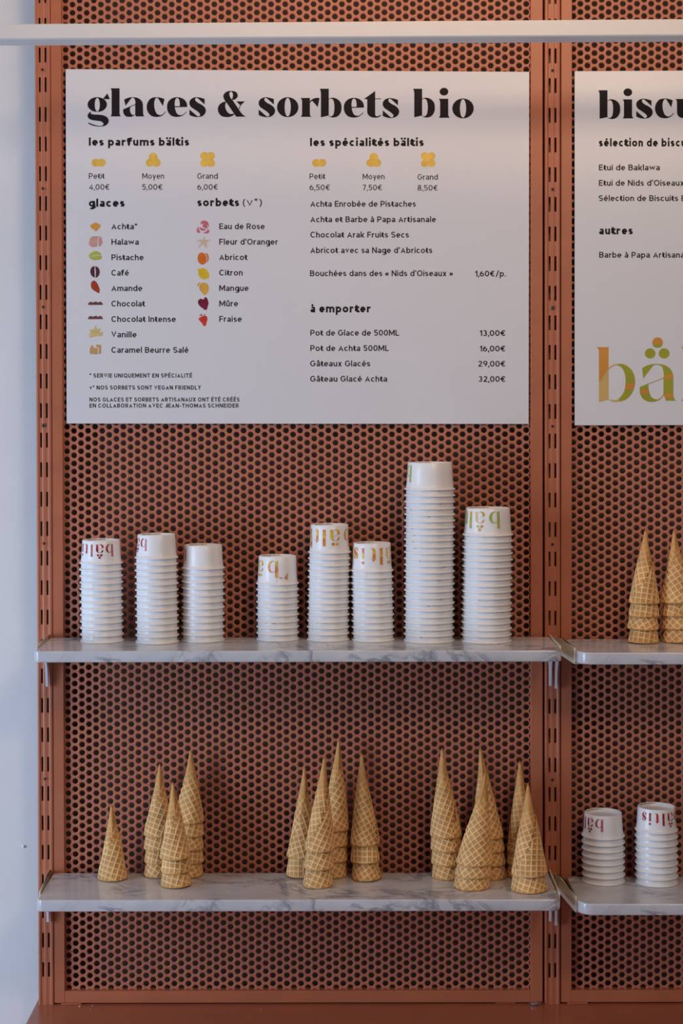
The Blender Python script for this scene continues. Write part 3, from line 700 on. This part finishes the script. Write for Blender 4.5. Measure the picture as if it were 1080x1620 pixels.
# ---------------------------------------------------------------- paper cups (built upside down, rim at z = 0)
def cup_meshes(R, Rw, Rt, H, key, feet, ph, cent, dot3):
    prof = []
    for k in range(9):
        a = -math.pi/2 - .3 + k/8*(math.pi*1.15); prof.append((R-.0014+.0014*math.cos(a), .0014+.0014*math.sin(a)))
    sh = .0088
    wr = lambda z: Rw+(Rt-Rw)*(z-.0024)/(H-.0024)
    prof += [(wr(.003), .0031), (wr(sh-.001), sh-.001), (wr(sh)-.0002, sh), (wr(sh+.0012)-.0004, sh+.0012), (wr(H*.6)-.0002, H*.6), (Rt, H-.0006), (Rt-.0003, H-.0001), (Rt-.0007, H), (Rt-.0011, H-.0005),
             (Rt-.0016, H-.0060), (Rt-.0022, H-.0066), (.010, H-.0062), (0.0001, H-.0062)]
    inner = [(Rt-.0010, H-.0072), (wr(.006)-.0006, .004), (R-.0030, .0008), prof[0]]
    n = 64
    v, f = lathe_data(prof, n); b0 = len(v)
    v2, f2 = lathe_data(inner, n); v += v2; f += [tuple(b0+i for i in q) for q in f2]
    nb = len(f)
    # overlap seam of the paperboard
    w_ = .00022/R
    for k in range(12):
        pass
    b0 = len(v)
    zs = [.0030, sh-.001, sh+.002, H*.6, H-.0012]
    for z in zs:
        r = wr(z)+.00012
        for a in (-w_, w_): v.append((r*math.sin(a), -r*math.cos(a), z))
    for k in range(len(zs)-1): f.append((b0+2*k, b0+2*k+1, b0+2*k+3, b0+2*k+2))
    me = bpy.data.meshes.new('cup_body_'+key); me.from_pydata(v, [], f)
    me.materials.append(M['cup']); me.materials.append(M['seam'])
    for i, p in enumerate(me.polygons):
        p.use_smooth = True
        if i >= nb: p.material_index = 1
    me.update()
    # wrapped print: letters run right to left and hang downwards because the cup is upside down
    k = ph/650
    pr = bmesh.new()
    top = H-feet      # height of the letters' feet
    place = [(['b_stem', 'b_bowl'], cent[0], 145), (['a', 'dots']+(['dot3'] if dot3 else []), cent[1], 780), (['l'], cent[2], 1143), (['t'], cent[3], 1370), (['i'], cent[4], 1640), (['s'], cent[5], 1930)]
    V, Fs = [], []
    for keys, u0, xo in place:
        for kk in keys:
            for loops in Lg[kk]:
                vv, ff = tri(loops); b0 = len(V)
                V += [((x-xo+u0), (812-y)) for x, y in vv]; Fs += [tuple(b0+i for i in t) for t in ff]
    bmv = [pr.verts.new((x, y, 0)) for x, y in V]
    for t in Fs:
        try: pr.faces.new([bmv[i] for i in t])
        except ValueError: pass
    for x in range(-200, 2700, 90):
        bmesh.ops.bisect_plane(pr, geom=pr.verts[:]+pr.edges[:]+pr.faces[:], plane_co=(x, 0, 0), plane_no=(1, 0, 0))
    for v_ in pr.verts:
        u = v_.co.x*k; z = top-v_.co.y*k
        r = wr(z)+.00008; a = -u/Rt*.98
        v_.co = Vector((r*math.sin(a), -r*math.cos(a), z))
    pm = bpy.data.meshes.new('cup_print_'+key); pr.to_mesh(pm); pr.free()
    # small dark marks printed round the recessed base
    V, Fs = [], []
    r1 = Rt-.00125; random.seed(4)
    a = 1.45
    while a < 2.55:
        w1 = random.uniform(.012, .035); b0 = len(V)
        for rr, zz in ((r1-.00010, H-.0030), (r1, H-.0012)):
            for aa in (a, a+w1): V.append((rr*math.cos(aa), rr*math.sin(aa), zz))
        Fs.append((b0, b0+1, b0+3, b0+2)); a += w1+.016
    bmk = bpy.data.meshes.new('base_print_'+key); bmk.from_pydata(V, [], Fs); bmk.materials.append(M['ink'])
    return me, pm, bmk
UR_ = [0, 690, 1120, 1450, 1830, 2180]
CUPS = {'small': (.0364, .0337, .0311, .0398), 'mid': (.0363, .0337, .0313, .0476), 'big': (.0427, .0398, .0367, .0460)}
LETTERS = {'small': (.0058, .0205, UR_, True), 'mid': (.0070, .0280, [0, 780, 1200, 1500, 1930, 2310], False), 'big': (.0050, .0280, [0, 734, 1140, 1420, 1800, 2130], True)}
cm = {k: cup_meshes(*v, k, *LETTERS[k]) for k, v in CUPS.items()}
def print_mesh(size, m):
    pm = cm[size][1].copy(); pm.materials.append(M[m]); return pm
PM = {('small', 'red'): print_mesh('small', 'print_red'), ('mid', 'yellow'): print_mesh('mid', 'print_yellow'), ('big', 'green'): print_mesh('big', 'print_green')}
ORD = ['topmost', 'second from top', 'third from top', 'fourth from top', 'fifth from top', 'sixth from top', 'seventh from top', 'eighth from top', 'ninth from top', 'tenth from top',
       'eleventh from top', 'twelfth from top', 'thirteenth from top', 'fourteenth from top', 'fifteenth from top', 'sixteenth from top', 'seventeenth from top', 'eighteenth from top',
       'nineteenth from top', 'twentieth from top', 'twenty-first from top', 'twenty-second from top', 'twenty-third from top', 'twenty-fourth from top', 'twenty-fifth from top']
rnd = random.Random(11)
def cup_stack(xb, yf, xt, n, dpx, bang, colour, size, shelf_key, desc, tilt=0, marks=True):
    R = CUPS[size][0]; z0 = shelves[shelf_key][2]
    p = onz(xb, yf, z0); cx, cy = p.x, p.y+R
    sc_ = (cy-CAM.y)/F; pitch = dpx*sc_/(n-1); drift = (xt-xb)*sc_
    for k in range(n):
        last = k == n-1
        o = bpy.data.objects.new('paper_cup', None); o.empty_display_size = .02
        link(o)
        jx = 0 if k == 0 else rnd.uniform(-.00015, .00015)
        o.location = (cx+drift*k/(n-1)+jx, cy+(0 if k == 0 else rnd.uniform(-.00015, .00015)), z0+k*pitch)
        an = math.radians(bang) if last else rnd.uniform(-math.pi, math.pi)
        if not last and rnd.random() < .16: an = rnd.uniform(.1, 1.6)
        ti = math.radians(tilt) if last else 0
        o.rotation_euler = (0, ti, an)
        b = mesh_obj('cup_body', cm[size][0], None, o)
        pr = mesh_obj('printed_word', PM[(size, colour)], None, o)
        if last and marks:
            mk = mesh_obj('base_print', cm[size][2], None, o); mk.rotation_euler.z = -an
        idx = n-1-k
        word = colour
        if last: lab = f'upside-down white paper cup with {word} print, topmost in the {desc}'
        elif k == 0: lab = f'white paper cup at the very bottom of the {desc}'
        else: lab = f'white paper cup, {ORD[idx]} in the {desc}'
        tag(o, lab, 'cup', f'upside-down cups in the {desc}')
cup_stack(156.5, 1019, 155.3, 13, 123.4, 43, 'red', 'small', 'UL', 'leftmost cup stack')
cup_stack(245, 1020.4, 244, 14, 133.3, -27, 'red', 'small', 'UL', 'second cup stack from left')
cup_stack(318.4, 1017.8, 318.8, 12, 114.3, -61, 'red', 'small', 'UL', 'third cup stack from left')
cup_stack(437.9, 1016, 437.7, 10, 88.2, 0, 'yellow', 'mid', 'UL', 'shortest yellow-printed cup stack')
cup_stack(518.5, 1016.3, 521, 15, 137.9, 77, 'yellow', 'mid', 'UL', 'tallest yellow-printed cup stack')
cup_stack(590.7, 1017, 588.7, 12, 109.4, 121, 'yellow', 'mid', 'UL', 'sixth cup stack from left')
cup_stack(680.5, 1019, 682, 25, 239.3, -60, 'green', 'big', 'UL', 'tallest wide cup stack')
cup_stack(772.2, 1019.5, 774.7, 18, 167.8, 23, 'green', 'big', 'UL', 'rightmost wide cup stack')
cup_stack(959.6, 1402.8, 959, 8, 72, -12, 'red', 'small', 'LR', 'lower right cup stack beside post')
cup_stack(1044.5, 1405, 1044, 9, 83.5, 75, 'red', 'small', 'LR', 'lower right stack at photo edge', tilt=.5)

# ---------------------------------------------------------------- wafer cones (built tip up, opening at z = 0)
def cone_mesh(R, H, seed, key, phi0, seamA, seamB):
    NT, NS = 176, int(H/.00105)
    sa = R/math.hypot(R, H); g = .0090
    th = np.linspace(0, 2*np.pi, NT, endpoint=False)[None, :]
    S = math.hypot(R, H)
    s = np.linspace(.0025, S, NS)[:, None]
    rng = np.random.RandomState(seed)
    kn = rng.uniform(-1, 1, 64); sv = np.interp(np.linspace(0, 63, NS), np.arange(64), kn)[:, None]
    kn2 = rng.uniform(-1, 1, 16); sv2 = np.interp(np.linspace(0, 15, NS), np.arange(16), kn2)[:, None]
    ths = seamA + seamB*(s/S) + (sv*.16+sv2*.22)*(.4+.012/s)
    t = ((th-ths)/(2*np.pi)) % 1.0
    thc = ths+2*np.pi*t
    al = thc*sa+phi0
    u = s*np.cos(al)/g; v = s*np.sin(al)/g
    d = np.minimum(np.abs(u-np.round(u)), np.abs(v-np.round(v)))*g       # distance to nearest ridge line
    ridge = np.clip(1-(d-.00040)/.0011, 0, 1); ridge = ridge*ridge*(3-2*ridge)
    fade = np.clip((s/S-.22)/.34, 0.10, 1)
    lipb = np.clip((S-s)/.0030, 0, 1)
    rel = ridge*fade*lipb
    x = np.linspace(0, 1, NS)
    wob = rng.uniform(0, 6.28, 4)
    lump = .00025*np.sin(3*th+wob[0]+s*40)+.0002*np.sin(5*th+wob[1]-s*70)
    step = .0014*(1-t)*np.clip(s/.02, .2, 1)
    edge = np.exp(-(t/.008)**2)+.6*np.exp(-((1-t)/.010)**2)              # the crack where the sheet ends
    r = np.hypot(s*sa, .0021)-.0016*(s/S)+step*1.2*np.clip(s/.055, .15, 1)+.00115*rel+lump*np.clip(s/.04, 0, 1)-.0008*np.exp(-((1-t)/.008)**2)*np.clip(s/.05, 0, 1)
    r = r*np.sqrt(np.clip((s-.0015)/.0035, 0, 1))
    r = r+.0005*(np.clip((s-S+.003)/.003, 0, 1))
    z = (S-s)*(H/S)*np.ones_like(th)
    X = r*np.sin(th); Yc = -r*np.cos(th)
    V = np.stack([X, Yc, z], -1).reshape(-1, 3)
    colr = np.clip(.34+.62*rel-.9*np.clip(1-np.minimum(t/.008, (1-t)/.006), 0, 1)*np.ones_like(rel)-.06*(1-lipb), 0, 1)  # baked tone by ridge height, with the seam step's shadow painted in
    nz = rng.uniform(-.05, .05, colr.shape); colr = np.clip(colr+nz, 0, 1)
    colr = np.where(s < .005, .22, colr)
    colr = colr.ravel()
    i = np.arange(NS-1)[:, None]*NT; j = np.arange(NT)[None, :]; j2 = (j+1) % NT
    Q = np.stack([i+j, i+NT+j, i+NT+j2, i+j2], -1).reshape(-1, 4)
    verts = V.tolist(); faces = Q.tolist()
    # tip cap, rolled rim and plain inside
    tip = len(verts); verts.append((0, 0, H+.0006))
    for k in range(NT): faces.append((tip, k, (k+1) % NT))
    base = (NS-1)*NT
    for rr, zz in ((-.0008, -.0006+.0006), (-.0026, .0004)):
        b0 = len(verts)
        for k in range(NT):
            a = 2*math.pi*k/NT; rv = math.hypot(V[base+k][0], V[base+k][1])+rr
            verts.append((rv*math.sin(a), -rv*math.cos(a), zz-.0003))
        prev = base if rr == -.0008 else b0-NT
        for k in range(NT): faces.append((prev+k, b0+k, b0+(k+1) % NT, prev+(k+1) % NT))
    apex = len(verts); verts.append((0, 0, H*(1-.0035/R)))
    for k in range(NT): faces.append((b0+k, apex, b0+(k+1) % NT))
    me = bpy.data.meshes.new('wafer_cone_'+key); me.from_pydata(verts, [], faces)
    me.polygons.foreach_set('use_smooth', [True]*len(me.polygons))
    at_ = me.attributes.new('relief_seam_shade', 'FLOAT', 'POINT')
    full = np.full(len(verts), .3, np.float32); full[:len(colr)] = colr; at_.data.foreach_set('value', full)
    me.materials.append(M['wafer']); me.update()
    return me
CONES = {'short': (.0250, .1250), 'tall': (.0252, .1540), 'wide': (.0292, .1520)}
cone_me = {'short': [cone_mesh(.0250, .125, 3, 'short', .3, 1.75, -3.8), cone_mesh(.0250, .125, 8, 'short_b', .9, 1.75, -3.4)],
           'tall': [cone_mesh(.0252, .154, 5, 'tall', .5, 1.75, -3.6), cone_mesh(.0252, .154, 21, 'tall_b', 1.2, 1.75, -3.2)],
           'wide': [cone_mesh(.0292, .152, 7, 'wide', .2, 1.75, -3.8), cone_mesh(.0292, .152, 13, 'wide_b', .7, 1.75, -3.6)]}
CORD = ['top', 'second', 'third', 'fourth', 'fifth']
def cone_stack(xb, yf, xr, xt, yt, n, gap, size, wpx, rot, shelf_key, desc, var=0):
    R0, H0 = CONES[size]; z0 = shelves[shelf_key][2]
    p = onz(xb, yf, z0); sc_ = (p.y-CAM.y)/F; R = wpx/2*sc_
    cx, cy = p.x, p.y+R
    sc_ = (cy-CAM.y)/F; pitch = gap*sc_
    tip = at(xt, yt, cy); Hn = tip.z-z0-(n-1)*pitch
    rimx = at(xr, (yt+yf)/2, cy).x
    lean = math.atan2(tip.x-rimx, Hn)
    skew = math.tan(lean); oblique = abs(lean) > math.radians(2.4)
    if oblique:
        # a cone rolled slightly askew: its mouth still sits level while the tip leans over
        me_s = cone_me[size][var].copy(); nv = len(me_s.vertices); co = np.empty(nv*3, np.float32)
        me_s.vertices.foreach_get('co', co); co = co.reshape(-1, 3); ca, sn = math.cos(rot), math.sin(rot)
        x_, y_, z_ = co[:, 0].copy()*R/R0, co[:, 1].copy()*R/R0, co[:, 2]*Hn/H0
        co[:, 0] = x_*ca-y_*sn+z_*skew; co[:, 1] = x_*sn+y_*ca; co[:, 2] = z_
        me_s.vertices.foreach_set('co', co.ravel()); me_s.update()
    for k in range(n):
        me = me_s if oblique else cone_me[size][(var+k) % 2 if k < n-1 else var]
        o = bpy.data.objects.new('wafer_cone', me); link(o)
        if not oblique:
            o.scale = (R/R0, R/R0, Hn/H0)
            jit = 0 if k == n-1 else rnd.uniform(-2.2, 2.2)
            o.rotation_euler = (Matrix.Rotation(lean, 4, 'Y') @ Matrix.Rotation(rot+jit, 4, 'Z')).to_euler()
        xk = rimx-(n-1-k)*pitch*skew
        lift = 0 if oblique else abs(math.sin(lean))*R
        o.location = (xk, cy, z0+.0006+k*pitch+lift)
        if n == 1: lab = f'single wafer cone standing alone, upside down, {desc}'
        else:
            where = 'top' if k == n-1 else ('bottom' if k == 0 else CORD[n-1-k]+' from top')
            lab = f'golden wafer cone, {where} of the {desc}'
        tag(o, lab, 'wafer cone', ('upside-down wafer cones in the '+desc) if n > 1 else None)
LS = 'LL'
cone_stack(178.6, 1396, 178.6, 176.4, 1272.9, 1, 20, 'short', 47.5, -.05, LS, 'leftmost on the lower shelf')
cone_stack(251.2, 1390.6, 251, 252.6, 1208.7, 4, 21.3, 'short', 46.5, -.1, LS, 'four-cone stack at left')
cone_stack(278.5, 1406.9, 277.5, 273.2, 1238, 3, 21.9, 'short', 48.5, .05, LS, 'leftmost three-cone stack', 0)
cone_stack(298.7, 1390.2, 300, 301.7, 1186, 5, 21.2, 'short', 47, -1.1, LS, 'five-cone stack at left', 1)
cone_stack(474.3, 1391.4, 476.5, 481.5, 1213, 2, 30, 'tall', 46.5, -.2, LS, 'leftmost stack of the middle cluster', 1)
cone_stack(524.0, 1390.8, 529.5, 535.6, 1169.3, 4, 24.6, 'tall', 46.5, -.2, LS, 'tallest stack of the middle cluster', 0)
cone_stack(500.6, 1407, 505, 513, 1196.3, 3, 28.6, 'tall', 49, .7, LS, 'front stack of the middle cluster', 0)
cone_stack(579.3, 1396.6, 577, 571.7, 1192.2, 3, 27.8, 'tall', 47.5, 2.6, LS, 'rightmost stack of the middle cluster', 0)
cone_stack(708, 1394, 705, 698.9, 1183.8, 4, 22, 'tall', 51, 1.6, LS, 'left stack of the right-hand cluster', 1)
cone_stack(776.7, 1393.5, 772, 759.3, 1183.8, 4, 21.3, 'tall', 50, -.6, LS, 'stack behind the wide front stack', 0)
cone_stack(745.2, 1410.9, 750.5, 767.8, 1222.2, 3, 19, 'wide', 58.5, -1.05, LS, 'wide front stack of the right-hand cluster', 1)
cone_stack(828, 1392.5, 825, 821.8, 1204.4, 3, 20.5, 'tall', 50, .5, LS, 'stack behind the rightmost two-cone stack', 0)
cone_stack(837.3, 1415.5, 836.8, 834.9, 1240.4, 2, 25.6, 'wide', 58.5, .75, LS, 'rightmost two-cone stack by the post', 0)
cone_stack(1017.2, 1019.4, 1018.3, 1020.7, 838.5, 4, 20.7, 'short', 49.5, .75, 'UR', 'upper right stack nearest the post')
cone_stack(1071, 1018.6, 1069.5, 1065.9, 838.5, 4, 20.7, 'short', 50, -.7, 'UR', 'upper right stack at the photo edge', 1)

# ---------------------------------------------------------------- crumbs and scraps
def crumb(px, py, z, r, label, m='crumb'):
    bm = bmesh.new(); bmesh.ops.create_icosphere(bm, subdivisions=1, radius=r)
    for v_ in bm.verts: v_.co *= rnd.uniform(.6, 1.15); v_.co.z = v_.co.z*.7
    lo = min(v_.co.z for v_ in bm.verts)
    p = onz(px, py, z)
    tag(from_bm('crumb', bm, M[m], None, (p.x, p.y, z-lo)), label, 'crumb')
crumb(126, 1593.5, ZLEDGE, .0024, 'largest pale wafer crumb on the red ledge at left')
crumb(146, 1591.5, ZLEDGE, .0014, 'tiny crumb on the red ledge, just right of the largest')
crumb(143, 1597.5, ZLEDGE, .0011, 'tiny crumb on the red ledge, nearest the front at left')
crumb(161, 1598, ZLEDGE, .0012, 'dark little crumb on the red ledge, right of the other left crumbs', 'choc' if 'choc' in M else 'crumb')
crumb(412, 1598, ZLEDGE, .0012, 'lone crumb on the red ledge below the panel middle')
crumb(360, 1412, shelves['LL'][2], .0016, 'yellow-green crumb on the lower marble shelf', 'crumb2')
crumb(953, 1023, shelves['UR'][2], .0014, 'crumb on upper right marble shelf, left of the cones')
crumb(966, 1019, shelves['UR'][2], .0010, 'small crumb beside the foremost cone, upper right shelf')
# crumpled scrap of foil under the panel by the post
bm = bmesh.new(); bmesh.ops.create_icosphere(bm, subdivisions=2, radius=.006)
for v_ in bm.verts: v_.co = Vector((v_.co.x*2.0, v_.co.y*.8, v_.co.z*.45))*rnd.uniform(.6, 1.2)
lo = min(v_.co.z for v_ in bm.verts); p = onz(846, 1590, ZLEDGE)
tag(from_bm('foil_scrap', bm, M['foil'], None, (p.x, -.014, ZLEDGE-lo)), 'crumpled scrap of foil on the ledge by the centre post foot', 'foil')
